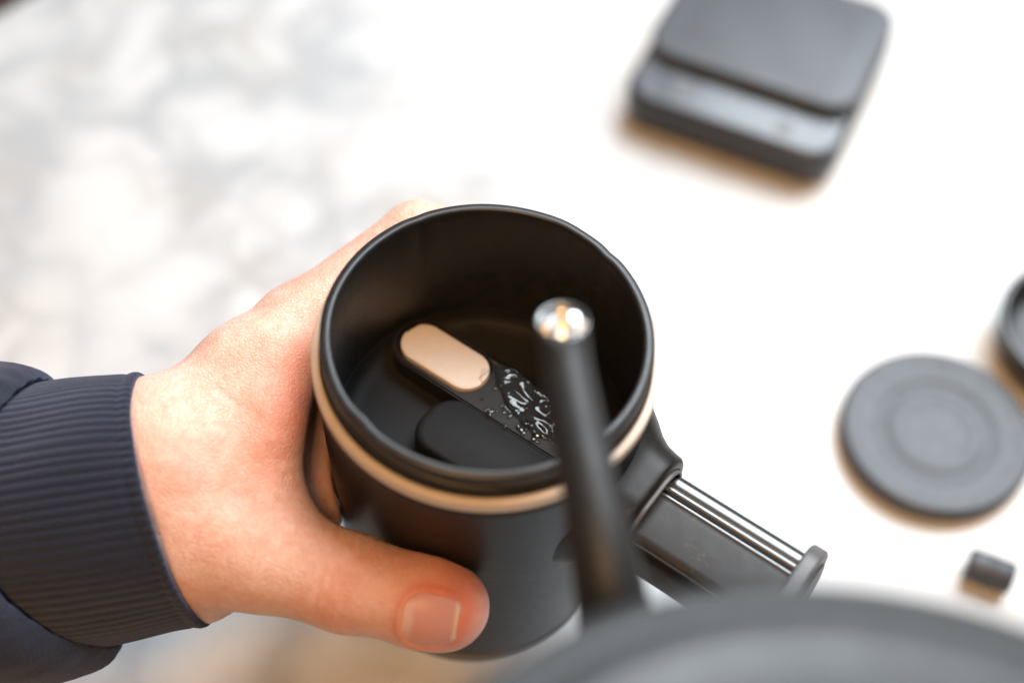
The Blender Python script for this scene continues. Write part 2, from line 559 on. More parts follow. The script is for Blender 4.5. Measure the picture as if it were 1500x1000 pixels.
# drop faces inside the pocket
from mathutils import geometry as mgeo
def in_poly(x, y, poly):
    c = False; j = len(poly)-1
    for i in range(len(poly)):
        xi, yi = poly[i]; xj, yj = poly[j]
        if (yi > y) != (yj > y) and x < (xj-xi)*(y-yi)/(yj-yi)+xi: c = not c
        j = i
    return c
for fc in list(bm.faces):
    c = np.array(fc.calc_center_median())
    if in_poly(c@PU, c@PV, pock): bm.faces.remove(fc)
    elif fc.normal.z < 0: fc.normal_flip()
dn = [bm.verts.new(uvz(a, b, ZB-10)) for a, b in out]
m1 = [bm.verts.new(uvz(a, b, ZB-2.4)) for a, b in pock]
for i in range(len(po)):
    j = (i+1) % len(po); bm.faces.new((po[i], dn[i], dn[j], po[j]))
for i in range(len(pi_)):
    j = (i+1) % len(pi_); bm.faces.new((pi_[i], pi_[j], m1[j], m1[i]))
bm.faces.new(m1)
bmesh.ops.recalc_face_normals(bm, faces=bm.faces)
top_e = [e for e in bm.edges if all(abs(vv.co.z-ZB) < 1e-4 for vv in e.verts) and len(e.link_faces) == 2 and
         abs(e.link_faces[0].normal.z)+abs(e.link_faces[1].normal.z) < 1.5]
bmesh.ops.bevel(bm, geom=top_e, offset=0.5, segments=2, affect='EDGES', clamp_overlap=True)
bm.verts.index_update()
hv = [tuple(x.co) for x in bm.verts]; hf = [[x.index for x in fc.verts] for fc in bm.faces]
bm.free()
housing = obj('pump_housing', hv, hf, 'housing', cup, smooth=False)
housing.data.polygons.foreach_set('use_smooth', [True]*len(housing.data.polygons)); housing.data.set_sharp_from_angle(angle=math.radians(25))
# broad pump cylinder block that the bar runs along
blk = []
for ins, z in ((0, 178.5), (0, ZB-3.6), (0.25, ZB-2.4), (0.8, ZB-1.5), (1.7, ZB-0.95), (3.0, ZB-0.75)):
    pts = []
    for x, y in rrect(25.5-ins, 8.8-ins*0.5, max(7.5-ins*0.6, 0.5), 10):
        pts.append(uvz(9.0+x, -8.2+y+(0.5*ins if y > 0 else 0), z))
    blk.append(pts)
v, f = loft(blk)
obj('pump_block', v, f, 'inner', housing, sharp=40)
# beige plug, with a torn corner and a small flap
po_ = []
for (a, b) in stadium(-36.6, -8.7, 9.25, 6.3, k=40):
    w = 0.0
    ang = math.atan2(b-9.25, a+30.3)
    d = abs(((ang-math.radians(163)) + math.pi) % (2*math.pi)-math.pi)
    if d < 0.28: w = 0.45+0.25*mnoise.noise(Vector((a*2.3, b*2.3, 0)))
    po_.append((a+(w if a < -30.3 else 0), b-w*0.3))
v, f = prism(po_, [(0.0, ZB-2.3), (0.0, ZB-0.75), (0.12, ZB-0.45), (0.4, ZB-0.3), (1.2, ZB-0.27)])
plug = obj('plug', v, f, 'plug', housing, sharp=35)
fp = [(-9.4+2.0*math.cos(a)*(1+0.25*math.sin(3*a)), 10.7+2.4*math.sin(a)*(1+0.15*math.cos(5*a))) for a in np.linspace(0, 2*math.pi, 33)[:-1]]
fp = [p for p in fp]
v, f = prism(fp[::-1] if False else fp, [(0, ZB-0.4), (0.0, ZB-0.1), (0.3, ZB+0.1)])
# clip the flap to the plug's round end
v = np.array(v)
for i in range(len(v)):
    u_, v_, z_ = v[i]@PU, v[i]@PV, v[i][2]
    du, dv = u_+15.0, v_-9.25
    rr = math.hypot(du, dv)
    if rr > 6.2: u_, v_ = -15.0+du*6.2/rr, 9.25+dv*6.2/rr
    v[i] = uvz(u_, v_, z_)
obj('flap', v, f, 'plug', housing, sharp=35)

# boss that carries the pump arm
FR = lambda u: (PU*u+PV*3.4+EZ*184.5, PV, EZ, PU)
rings = []
for u, hx, hy in ((34, 24.5, 19.5), (38, 21.5, 17.5), (41, 19.0, 15.8), (44, 17.4, 14.8), (47, 16.7, 14.4), (48.5, 16.5, 14.2), (49.2, 16.0, 13.7), (49.5, 15.2, 12.9)):
    o, a, b, c = FR(u)
    rings.append([o+x*a+y*b for x, y in rrect(hx, hy, min(hx, hy)*0.86, 14)])
o, a, b, c = FR(49.5); rings.append([o+x*a+y*b for x, y in rrect(13.9, 11.6, 9.9, 14)])
o, a, b, c = FR(46.0); rings.append([o+x*a+y*b for x, y in rrect(13.8, 11.5, 9.8, 14)])
v, f = loft(rings)
boss = obj('boss', v, f, 'black', cup, sharp=50)
# steel seal ring inside the boss
ra = [[FR(u)[0]+x*PV+y*EZ for x, y in rrect(hx, hy, hy*0.85, 14)] for u, hx, hy in ((46.5, 13.6, 11.3), (50.3, 13.6, 11.3), (50.6, 13.2, 10.9), (50.3, 12.7, 10.4), (46.5, 12.5, 10.2))]
v, f = loft(ra, False, False)
obj('seal_ring', v, f, 'grey', boss, sharp=50)
# pump arm: dark bar, polished rods along its upper edge, end plate
rings = []
for u in (44, 47, 52, 60, 70, 80, 88.5):
    o = PU*u+PV*(-0.4)+EZ*183.0
    rings.append([o+x*PV+y*EZ for x, y in rrect(9.6, 8.6, 4.5, 8)])
v, f = loft(rings)
arm = obj('pump_arm', v, f, 'arm', cup, sharp=50)
for vv, zz, r in ((12.6, 186.6, 3.6), (9.6, 190.2, 1.3), (7.3, 190.6, 0.8)):
    path = [PU*u+PV*vv+EZ*zz for u in np.linspace(43, 88.6, 9)]
    v, f = loft(sweep(path, [r]*9, 32, ref=(0, 0, 1)))
    obj('rod', v, f, 'rod', arm, sharp=60)
# raised seam along the bar
path = [PU*u+PV*(-8.6)+EZ*190.6 for u in np.linspace(45, 88, 9)]
v, f = loft(sweep(path, [0.35]*9, 8, ref=(0, 0, 1)))
obj('seam', v, f, 'arm', arm)
fr = (PU*88.4+PV*3.4+EZ*184.0, PV, EZ, PU)
v, f = slab(16.0, 13.2, 11.5, 0, 4.6, 1.0, fr, k=14)
plate = obj('end_plate', v, f, 'grey', arm, sharp=45)
fr = (PU*93.0+PV*3.4+EZ*184.0, PV, EZ, PU)
v, f = slab(13.2, 10.6, 9.5, -0.4, 0.5, 0.3, fr, k=14)
obj('end_inlay', v, f, 'black', plate, sharp=45)

# ================================================================== water in the chamber
def puddle():
    nu, nv = 150, 110
    us = np.linspace(-12, 24, nu); vs = np.linspace(-2, 26, nv)
    H = np.zeros((nu, nv)); B = np.zeros((nu, nv))
    for i, u in enumerate(us):
        for j, w in enumerate(vs):
            # outline: blob starting at the plug's end
            g = 1-((u-4.5)/14)**2-((w-10.8+0.32*(u-5))/6.0)**2
            g += 0.55*mnoise.fractal(Vector((u*0.16, w*0.2, 3.1)), 1, 2, 4)
            e = math.hypot(max(u+15.0, 0), w-9.25)
            g = min(g, (e-6.9)*0.35 if u > -15.0 else -1)
            rip = 0.5+0.5*mnoise.noise(Vector((u*0.17+0.16*w, w*0.36-0.12*u, 7.7)))+0.20*mnoise.noise(Vector((u*0.38+0.2*w, w*0.5, 2.2)))
            H[i, j] = g
            B[i, j] = 0.85*min(1, max(g, 0)*3)**0.5*(0.15+1.7*rip)
    top = ZB
    V = []; idx = -np.ones((nu, nv), int); idb = idx.copy()
    for i in range(nu):
        for j in range(nv):
            if H[i, j] > -0.12:
                base = top if vs[j] < 17.2 else top
                idx[i, j] = len(V); V.append(uvz(us[i], vs[j], top+(B[i, j] if H[i, j] > 0 else -0.15)-(max(vs[j]-16.2, 0)*0.9)))
    Fc = []
    for i in range(nu-1):
        for j in range(nv-1):
            q = (idx[i, j], idx[i+1, j], idx[i+1, j+1], idx[i, j+1])
            if min(q) >= 0: Fc.append(q)
    return V, Fc
v, f = puddle()
pud = obj('water_puddle', v, f, 'film', loc=tuple(uvz(5, 12, ZB)))
tag(pud, 'rippled clear water puddle beside the beige plug inside the black cup', 'water')

def droplet_mesh(center, rx, ry, h, rot, seed):
    V = []; Fc = []
    n = 14; rings = 5
    ids = []
    for i in range(rings):
        t = i/(rings-1)*math.pi/2
        row = []
        for k in range(n):
            a = 2*math.pi*k/n
            wob = 1+0.35*mnoise.noise(Vector((math.cos(a)*1.4+seed, math.sin(a)*1.4, seed*1.7)))
            x = rx*math.cos(t)*math.cos(a)*wob; y = ry*math.cos(t)*math.sin(a)*wob
            row.append(len(V))
            V.append(center+np.array([x*math.cos(rot)-y*math.sin(rot), x*math.sin(rot)+y*math.cos(rot), h*math.sin(t)-0.1]))
        ids.append(row)
    for i in range(rings-1):
        for k in range(n):
            k2 = (k+1) % n
            Fc.append((ids[i][k], ids[i][k2], ids[i+1][k2], ids[i+1][k]))
    return V, Fc
DV = []; DF = []
spots = []
for _ in range(14):
    u = rng.uniform(-6, 22); w = rng.uniform(0.8, 16)
    if math.hypot(max(u+15.0, 0), w-9.25) < 7.6: continue
    spots.append((uvz(u, w, ZB), rng.uniform(0.25, 0.8), rng.uniform(0.4, 1.2)))
for c in ((-2, 2), (1, 5.5), (3, 4.2), (8, 2.4), (8.5, 5.0), (12, 3.6), (13, 2.2), (-1, -1.5), (7, -1), (5, 8)):
    for _ in range(4):
        spots.append((uvz(c[0]+rng.normal(0, .7), c[1]+rng.normal(0, .7), ZB if c[1] > 1.2 else ZB-1.1), rng.uniform(0.4, 1.05), rng.uniform(0.45, 1.3)))
for k in range(9):   # a line of drops where the floor meets the far wall
    a = math.radians(78+rng.uniform(-12, 22))
    spots.append((RIM-AX*49.5+36.0*(math.cos(a)*AE1+math.sin(a)*AE2), rng.uniform(0.5, 1.1), rng.uniform(0.4, 0.8)))
for i, (c, r, el) in enumerate(spots):
    v, f = droplet_mesh(np.array(c), r, r*el*1.2, r*0.42, rng.uniform(0, 6.28), i*0.77)
    off = len(DV); DV.extend(v); DF.extend([tuple(x+off for x in q) for q in f])
dr = obj('water_droplets', DV, DF, 'film', loc=tuple(uvz(5, 5, ZB)))
tag(dr, 'tiny scattered water droplets on the black chamber floor', 'water', kind='stuff')

# ================================================================== the hand: one continuous surface from a blended distance field
BX0 = np.array([-136., -76., 126.]); BX1 = np.array([48., 78., 236.]); HS = 0.8
NX, NY, NZ = [int(math.ceil(c)) for c in (BX1-BX0)/HS]
gx = (BX0[0]+HS*np.arange(NX)).astype(np.float32); gy = (BX0[1]+HS*np.arange(NY)).astype(np.float32); gz = (BX0[2]+HS*np.arange(NZ)).astype(np.float32)

WR = np.array([-84., -19.5, 188.]); WA = nrm((.95, .20, .12))
WW = np.array([0, .55, .83]); WW = nrm(WW-WA*(WW@WA)); WT = np.cross(WA, WW)
def wp(s, w, t=0): return WR+WA*s+WW*w+WT*t
TH = [np.array(p, float) for p in ((-80, -31, 183), (-60, -36.5, 184), (-35.5, -45.3, 183.6), (-12.0, -49.8, 182.4))]
ID = [np.array(p, float) for p in ((-52, 22.5, 198.2), (-20.5, 51.0, 203.8), (6, 51.5, 195), (24, 44, 191))]
MD = [np.array(p, float) for p in ((-53, 28, 181), (-18, 56, 181), (13, 53, 176), (32, 40, 174))]
RG = [np.array(p, float) for p in ((-51, 32, 163), (-16, 56, 163), (13, 51, 159), (31, 38, 157))]
LT = [np.array(p, float) for p in ((-48, 33, 148), (-18, 52, 147), (4, 52, 144), (21, 44.5, 142))]
# (a, b, ra, rb, blend)
PRIMS = []
def P_(a, b, ra, rb, k): PRIMS.append((np.array(a, float), np.array(b, float), ra, rb, k))
# wrist and forearm
P_(wp(-46, 10.5), wp(0, 10.5), 20, 18.5, 6)
P_(wp(-46, -13.5), wp(0, -16.0), 20, 18.0, 8)
P_(wp(-46, 0), wp(0, 0), 23, 21, 8)
# metacarpal fan
P_(wp(2, 6, 0), ID[0], 18.0, 11.0, 8)
P_(wp(2, 1, 2), MD[0], 18, 11.5, 8)
P_(wp(0, -4, 2), RG[0], 17, 11.0, 8)
P_(wp(-2, -8, 2), LT[0], 16, 10.5, 8)
# palm pads towards the cup
P_((-68, -8, 178), (-54, 10, 170), 14, 12, 8)
P_((-66, 8, 160), (-55, 24, 152), 13, 11, 8)
P_((-58, -14, 170), (-52, 8, 162), 10, 11, 8)
P_((-51, -22, 170), (-46, -4, 160), 9.0, 9, 6)
# thumb
P_(wp(-4, -13, 0), TH[0], 18.5, 16.4, 8)
P_(TH[0], TH[1], 16.0, 14.3, 8)
P_(wp(1, -25, 4), TH[0]+np.array([6, -3.5, -3.5]), 13.5, 13.2, 8)
P_(TH[1], TH[2], 14.3, 12.0, 6)
P_(TH[2], TH[3]+np.array([-1.5, 0, -0.8]), 12.3, 10.8, 4)
P_(TH[3]+np.array([-4, 0.0, -0.4]), TH[3]+np.array([1.6, -0.4, -3.0]), 12.0, 10.6, 4)
P_(TH[2]+np.array([4, 0.3, -3.0]), TH[3]+np.array([-2, 0.4, -3.2]), 10.2, 9.8, 4)
# web and first interosseous between thumb and index
P_((-66, -27, 188), (-59, 10, 200), 10.5, 9.5, 10)
P_((-74, -18, 189), (-65, 8, 198), 13, 12.0, 10)
P_((-57, -29, 190), (-55.5, -8, 201), 6.2, 6.0, 8)
P_((-56.5, -12, 199.5), (-54.5, 10, 203), 6.0, 7.5, 8)
P_((-47.5, -38, 187.5), (-56, -24, 192), 5.5, 6.0, 8)
# fingers
for F_, (r0, r1, r2, r3) in ((ID, (11.4, 9.6, 8.4, 7.4)), (MD, (11.4, 9.6, 8.6, 7.6)), (RG, (11.0, 9.4, 8.2, 7.3)), (LT, (10.2, 8.5, 7.4, 6.5))):
    P_(F_[0], F_[1], r0, r1, 5)
    P_(F_[1], F_[2], r1, r2, 2.5)
    P_(F_[2], F_[3], r2, r3, 2.5)
# index knuckle
P_(ID[0]+np.array([-1, 2, 1.0]), ID[0]+np.array([3, 4, 1.5]), 9.0, 9.0, 5)

def cone_d(p, a, b, ra, rb):
    ab = b-a; L2 = max(float(ab@ab), 1e-9)
    x, y, z = p
    t = ((x-a[0])*ab[0]+(y-a[1])*ab[1]+(z-a[2])*ab[2])/L2
    t = np.clip(t, 0, 1)
    dx = x-(a[0]+t*ab[0]); dy = y-(a[1]+t*ab[1]); dz = z-(a[2]+t*ab[2])
    return np.sqrt(dx*dx+dy*dy+dz*dz)-(ra+t*(rb-ra))
def smin(a, b, k):
    h = np.clip(0.5+0.5*(b-a)/k, 0, 1)
    return b+(a-b)*h-k*h*(1-h)
def cup_d(x, y, z):
    rx, ry, rz = x-RIM[0], y-RIM[1], z-RIM[2]
    s = -(rx*AX[0]+ry*AX[1]+rz*AX[2])
    r = np.sqrt(np.maximum(rx*rx+ry*ry+rz*rz-s*s, 0))
    R_ = np.where(s < 12.7, 43.8, 43.2-4.6*(s-12.5)/(CUP_H-12.5))
    return r-R_
S = np.full((NX, NY, NZ), 60.0, np.float32)
for a, b, ra, rb, k in PRIMS:
    mg = max(ra, rb)+k+8
    lo = np.clip(((np.minimum(a, b)-mg-BX0)/HS).astype(int), 0, None)
    hi = np.minimum(((np.maximum(a, b)+mg-BX0)/HS).astype(int)+2, (NX, NY, NZ))
    sl = tuple(slice(l, h) for l, h in zip(lo, hi))
    X_ = gx[sl[0]][:, None, None]; Y_ = gy[sl[1]][None, :, None]; Z_ = gz[sl[2]][None, None, :]
    d = cone_d((X_, Y_, Z_), a, b, ra, rb)
    S[sl] = smin(S[sl], d.astype(np.float32), k)
# pressed flush against the cup
cd = -(cup_d(gx[:, None, None], gy[None, :, None], gz[None, None, :])-0.3)
S = -smin(-S, -cd.astype(np.float32), 1.2)

def surface_nets(S):
    nx, ny, nz = S.shape
    acc = np.zeros((nx-1, ny-1, nz-1, 3), np.float32); cnt = np.zeros((nx-1, ny-1, nz-1), np.float32)
    ins = S < 0
    quads = []
    info = []
    for ax in range(3):
        s0 = [slice(None)]*3; s1 = [slice(None)]*3
        s0[ax] = slice(0, -1); s1[ax] = slice(1, None)
        A = S[tuple(s0)]; Bq = S[tuple(s1)]
        cr = ins[tuple(s0)] != ins[tuple(s1)]
        I = np.argwhere(cr)
        t = (A[cr]/(A[cr]-Bq[cr]))
        pos = I.astype(np.float32); pos[:, ax] += t
        o1, o2 = [q for q in range(3) if q != ax]
        for da in (0, -1):
            for db in (0, -1):
                J = I.copy(); J[:, o1] += da; J[:, o2] += db
                ok = np.ones(len(J), bool)
                for q, m_ in ((0, nx-1), (1, ny-1), (2, nz-1)): ok &= (J[:, q] >= 0) & (J[:, q] < m_)
                Jk = J[ok]
                np.add.at(acc, (Jk[:, 0], Jk[:, 1], Jk[:, 2]), pos[ok])
                np.add.at(cnt, (Jk[:, 0], Jk[:, 1], Jk[:, 2]), 1)
        info.append((ax, o1, o2, I, ins[tuple(s0)][cr]))
    used = cnt > 0
    ids = -np.ones(cnt.shape, np.int64); ids[used] = np.arange(used.sum())
    V = acc[used]/cnt[used][:, None]
    for ax, o1, o2, I, sgn in info:
        Q = []
        ok = np.ones(len(I), bool)
        for q, m_ in ((o1, cnt.shape[o1]), (o2, cnt.shape[o2])): ok &= (I[:, q] >= 1) & (I[:, q] < m_)
        I = I[ok]; sg = sgn[ok]
        for da, db in ((-1, -1), (0, -1), (0, 0), (-1, 0)):
            J = I.copy(); J[:, o1] += da; J[:, o2] += db
            Q.append(ids[J[:, 0], J[:, 1], J[:, 2]])
        Q = np.stack(Q, 1)
        flip = sg if ax != 1 else ~sg
        Q[~flip] = Q[~flip][:, ::-1]
        quads.append(Q)
    return V, np.concatenate(quads)
HV, HF = surface_nets(S)
HV = HV*HS+BX0
def edges_of(Fq):
    e = np.concatenate([Fq[:, [0, 1]], Fq[:, [1, 2]], Fq[:, [2, 3]], Fq[:, [3, 0]]])
    return e
E_ = edges_of(HF)
def lap(val):
    s = np.zeros_like(val); c = np.zeros(len(val))
    np.add.at(s, E_[:, 0], val[E_[:, 1]]); np.add.at(c, E_[:, 0], 1)
    return s/np.maximum(c, 1).reshape(-1, *([1]*(val.ndim-1)))
for it in range(6):
    HV = HV+0.55*(lap(HV)-HV)
    HV = HV-0.50*(lap(HV)-HV) if it % 2 else HV
def vnormals(V, Fq):
    n_ = np.cross(V[Fq[:, 2]]-V[Fq[:, 0]], V[Fq[:, 3]]-V[Fq[:, 1]])
    N = np.zeros_like(V)
    for q in range(4): np.add.at(N, Fq[:, q], n_)
    return N/np.maximum(np.linalg.norm(N, axis=1), 1e-9)[:, None]
HN = vnormals(HV, HF)

def sdf_pts(P):
    P = np.asarray(P, float)
    d = np.full(len(P), 60.0)
    for a, b, ra, rb, k in PRIMS:
        d = smin(d, cone_d((P[:, 0], P[:, 1], P[:, 2]), a, b, ra, rb), k)
    return d

class Nail:
    def __init__(s, a, b, normal, x0, length, half_w, rad):
        s.a = np.array(a, float); s.e = nrm(np.array(b, float)-s.a)
        n_ = np.array(normal, float); s.n = nrm(n_-s.e*(n_@s.e)); s.s = np.cross(s.e, s.n)
        s.x0, s.L, s.hw, s.rad = x0, length, half_w, rad
    def coords(s, P):
        q = P-s.a
        x = q@s.e-s.x0; c = q@s.n; d = q@s.s
        return x, np.arctan2(d, c)*s.rad, c
    def sd(s, x, w):
        # rounded rectangle, rounder at the root
        cx = s.L/2; hx = s.L/2; r = np.where(x < cx, s.hw*0.80, s.hw*0.34)
        qx = np.abs(x-cx)-(hx-r); qw = np.abs(w)-(s.hw-r)
        return np.hypot(np.maximum(qx, 0), np.maximum(qw, 0))+np.minimum(np.maximum(qx, qw), 0)-r
    def mesh(s, nx=30, nw=30, lift=0.12, over=0.45):
        V = []; fe = []; lu = []
        for i in range(nx+1):
            for j in range(nw+1):
                # map a square to the rounded outline
                u = i/nx; t = j/nw*2-1
                x = s.L*u
                # half width at x for the rounded outline
                r0 = s.hw*0.80; r1 = s.hw*0.34
                if x < r0: wmax = s.hw-r0+math.sqrt(max(r0*r0-(r0-x)**2, 0))
                elif x > s.L-r1: wmax = s.hw-r1+math.sqrt(max(r1*r1-(x-s.L+r1)**2, 0))
                else: wmax = s.hw
                w = t*max(wmax, 0.3)
                phi = w/s.rad
                dr = math.cos(phi)*s.n+math.sin(phi)*s.s
                o = s.a+s.e*(x+s.x0)
                V.append((o, dr, u, t)); fe.append(min(1, max(0, (u+0.03*t*t-0.925)/0.05))); lu.append(min(1, max(0, 1-math.hypot(x*1.0, w*0.45)/3.4)*1.8))
        # march from outside to the skin
        tt = np.full(len(V), s.rad+8.0)
        O = np.array([q[0] for q in V]); D = np.array([q[1] for q in V])
        for _ in range(40):
            tt -= np.clip(sdf_pts(O+D*tt[:, None]), -2, 2)*0.8
        T = tt.reshape(nx+1, nw+1)
        # a nail is flatter than the skin: blend to a smooth arch
        for _ in range(60):
            T[1:-1, :] = 0.5*T[1:-1, :]+0.25*(T[2:, :]+T[:-2, :])
            T[:, 1:-1] = 0.5*T[:, 1:-1]+0.25*(T[:, 2:]+T[:, :-2])
        out = []
        for i in range(nx+1):
            for j in range(nw+1):
                u = i/nx; t = j/nw*2-1
                edge = 0.55*abs(t)**6+0.5*max(0, 1-u*10)
                out.append(O[i*(nw+1)+j]+D[i*(nw+1)+j]*(T[i, j]+lift-edge+over*max(0, u-0.85)))
        Fc = [(i*(nw+1)+j, (i+1)*(nw+1)+j, (i+1)*(nw+1)+j+1, i*(nw+1)+j+1) for i in range(nx) for j in range(nw)]
        return np.array(out), Fc, fe, lu

NAIL_N = np.array([0.0, -0.80, 0.60])
nails = [Nail(TH[2], TH[3], NAIL_N, 16.2, 13.2, 7.0, 11.3)]
for F_ in (ID, MD, RG, LT):
    axis = nrm(F_[3]-F_[2]); outw = np.array([axis[1]*-1, axis[0], 0]); outw = outw if outw@(F_[3]-RIM*[1, 1, 0]) > 0 else -outw
    nails.append(Nail(F_[2], F_[3], outw, 12.0, 11.0, 5.2, 8.2))

disp = np.zeros(len(HV))
for ni in nails:
    x, w, c = ni.coords(HV)
    near = (c > 0) & (x > -8) & (x < ni.L+6) & (np.abs(w) < ni.hw+8)
    sd = ni.sd(x, w)
    fold = 0.70*np.exp(-((sd-0.8)/0.75)**2)*np.clip((ni.L-0.5-x)/2.5, 0.0, 1)
    inner = -0.6*np.clip(-sd/0.8, 0, 1)
    disp += np.where(near, fold+inner, 0)
# flesh detail: tendons, veins and fold lines with real relief
def nz(P, f, s): return np.array([mnoise.noise(Vector(p*f)+Vector((s, s*0.7, s*1.3))) for p in P])
disp += 0.35*nz(HV, 0.045, 3.3)+0.13*nz(HV, 0.16, 9.1)
def line_groove(P, pts, width, depth, soft=1.0):
    """a crease along a polyline lying on the skin"""
    pts = [np.array(p, float) for p in pts]
    best = np.full(len(P), 1e9)
    for a, b in zip(pts[:-1], pts[1:]):
        best = np.minimum(best, cone_d((P[:, 0], P[:, 1], P[:, 2]), a, b, 0.0, 0.0))
    return -depth*np.exp(-(best/width)**2)
def on_skin(px_pts):
    return px_pts
# creases across the thumb's end joint
tx = (HV-TH[2])@nrm(TH[3]-TH[2])
tn = (HV-TH[2])@nrm(np.array([0, -0.45, 0.89]))
face = np.clip(tn/8, 0, 1)
rad_t = np.linalg.norm(np.cross(HV-TH[2], nrm(TH[3]-TH[2])), axis=1)
side = (HV-TH[2])@np.array([0, 0.89, 0.45])
for q, dep in ((-5.2, .28), (-2.6, .42), (-0.6, .22), (1.6, .38), (4.2, .22)):
    bend = q+0.045*side**2*(-0.25)+0.7*nz(HV, 0.12, q)
    disp -= np.where(rad_t < 17, dep*face*np.exp(-((tx-bend)/0.75)**2), 0)
# hollow between the thumb's tendon and the index bone, and the soft ridge of the tendon itself
disp += line_groove(HV, [(-88, -34, 205), (-70, -35, 198), (-52, -40, 193)], 4.0, -0.55)
disp += line_groove(HV, [(-84, -14, 213), (-68, -8, 213), (-58, 4, 216)], 7.0, 0.7)
disp += line_groove(HV, [(-90, 2, 215), (-70, 16, 218), (-57, 27, 216)], 4.5, -0.6)
# fold lines fanning out of the web
for q in range(5):
    a0 = np.array([-51.5-1.5*q, -24+3.0*q, 200+2.2*q])
    disp += line_groove(HV, [a0, a0+np.array([-6, 2.5+0.8*q, 3.0]), a0+np.array([-13, 6+1.6*q, 5])], 1.0, 0.40)
# wrist creases on the near side by the cuff
for q in range(3):
    disp += line_groove(HV, [wp(14+4*q, -22, 24), wp(18+4*q, -30, 14), wp(23+4*q, -36, 0)], 1.3, 0.4)
keep = np.clip((cup_d(HV[:, 0], HV[:, 1], HV[:, 2])-0.2)/1.5, 0, 1)
HV = HV+HN*(disp*keep)[:, None]

hand_base = (-60, 0, 150)
person = thing('person', 'bare left hand in a navy ribbed cuff gripping the black cup', 'person', hand_base)
hand = obj('hand', HV, HF, 'skin', person)
red = np.zeros(len(HV))
dt = np.linalg.norm(HV-(TH[3]+np.array([4, -2, 6])), axis=1)
red += 0.66*np.clip(1-dt/21, 0, 1)**1.0+0.14*np.clip(1-dt/48, 0, 1)
xx, ww, cc = nails[0].coords(HV); sdn = nails[0].sd(xx, ww)
red += np.where(cc > 0, 0.30*np.exp(-((sdn-1.2)/2.0)**2), 0)
red += 0.40*np.exp(-(np.linalg.norm((HV-np.array([-50, -6, 208]))*[1, .55, 1], axis=1)/9)**2)
red += 0.16*np.exp(-(np.linalg.norm(HV-(ID[0]+[0, 4, 10]), axis=1)/13)**2)
red += 0.18*np.exp(-(np.linalg.norm(HV-(TH[2]+[-2, -6, 9]), axis=1)/11)**2)
for F_ in (ID, MD, RG, LT):
    red += 0.35*np.clip(1-np.linalg.norm(HV-F_[3], axis=1)/16, 0, 1)
red += 0.20*np.clip(nz(HV, 0.055, 21.0)+0.1, 0, 1)+0.14*np.clip(nz(HV, 0.13, 5.0), 0, 1)
red = np.clip(red, 0, 0.85)
at = hand.data.attributes.new('redness', 'FLOAT', 'POINT'); at.data.foreach_set('value', red.astype(np.float32))
for i, ni in enumerate(nails):
    v, f, fe, lu = ni.mesh()
    o = obj('thumb_nail' if i == 0 else 'finger_nail', v, f, 'nail', hand)
    for nm, val in (('free_edge', fe), ('lunula', lu)):
        at = o.data.attributes.new(nm, 'FLOAT', 'POINT'); at.data.foreach_set('value', np.array(val, np.float32))
    md = o.modifiers.new('thickness', 'SOLIDIFY'); md.thickness = 0.45*MM; md.offset = -1

# dry cuticle edge round the thumb nail's root and upper side
ni = nails[0]
nv_, nf_, _, _ = ni.mesh()
G = nv_.reshape(31, 31, 3)
side_up = 0 if G[15, 0][2] > G[15, 30][2] else 30
edge = [G[i, side_up] for i in range(24, 2, -1)]+[G[2, j] for j in (range(1, 30) if side_up == 0 else range(29, 0, -1))]+[G[i, 30-side_up] for i in range(3, 20)]
pth = []; rd = []
for i, q in enumerate(edge):
    out_d = nrm(q-G[15, 15])
    pth.append(q+out_d*0.35+ni.n*(0.22+0.10*mnoise.noise(Vector((i*0.7, 0, 0)))))
    rd.append(max(0.05, 0.24+0.16*mnoise.noise(Vector((i*0.45, 3, 1)))))
v, f = loft(sweep(pth, rd, 8, ref=tuple(ni.n)))
obj('cuticle', v, f, 'cuticle', hand)

# ------------------------------------------------------------------ cuff and sleeve
CA = WA
CD = nrm((.965, .07, .14))
def arm_axis(s):
    # runs from the hem (s=0) towards the elbow (s>0)
    return WR+WA*2.0-CD*s+np.array([0, -3.6+0.0006*s*s*0.3, -2.6-0.0005*s*s])
NR = 88
n = NR*8
def cuff_ring(s, h1, h2, rib, ph=0.0, dx=0.0):
    c = arm_axis(s); ring = []
    for k in range(n):
        a = 2*math.pi*k/n
        rb = abs(math.cos(a*NR/2.0+0.9*mnoise.noise(Vector((math.cos(a)*6, math.sin(a)*6, s*0.02)))))**0.5 if rib else 0
        wv = 0.5*mnoise.noise(Vector((math.cos(a)*2.2, math.sin(a)*2.2, s*0.05+ph)))
        rr = 1+(wv*1.6+rib*(rb-0.6))/30.0
        ring.append(c+(math.cos(a)*h1*WW+math.sin(a)*h2*WT)*rr+WA*(dx+0.9*mnoise.noise(Vector((math.cos(a)*1.6, math.sin(a)*1.6, 5.5)))))
    return ring
rings = []
H1, H2 = 34.2, 28.5
# inner face, rolled hem, outer face
for s, g in ((14, -1.6), (6, -1.9), (2.0, -2.0), (0.6, -1.5), (0.0, -0.5), (-0.1, 0.5), (0.5, 0.9), (1.4, 1.1), (2.4, 0.9), (3.2, 0.7)):
    rings.append(cuff_ring(s, H1+g, H2+g, 0.55))
for s in np.linspace(4.4, 56, 30):
    bulge = 1.5*math.sin(math.pi*min(s, 50)/50)
    rings.append(cuff_ring(s, H1+0.7+bulge, H2+0.7+bulge, 0.44))
v, f = loft(rings, False, False)
obj('cuff', v, f, 'knit', person)

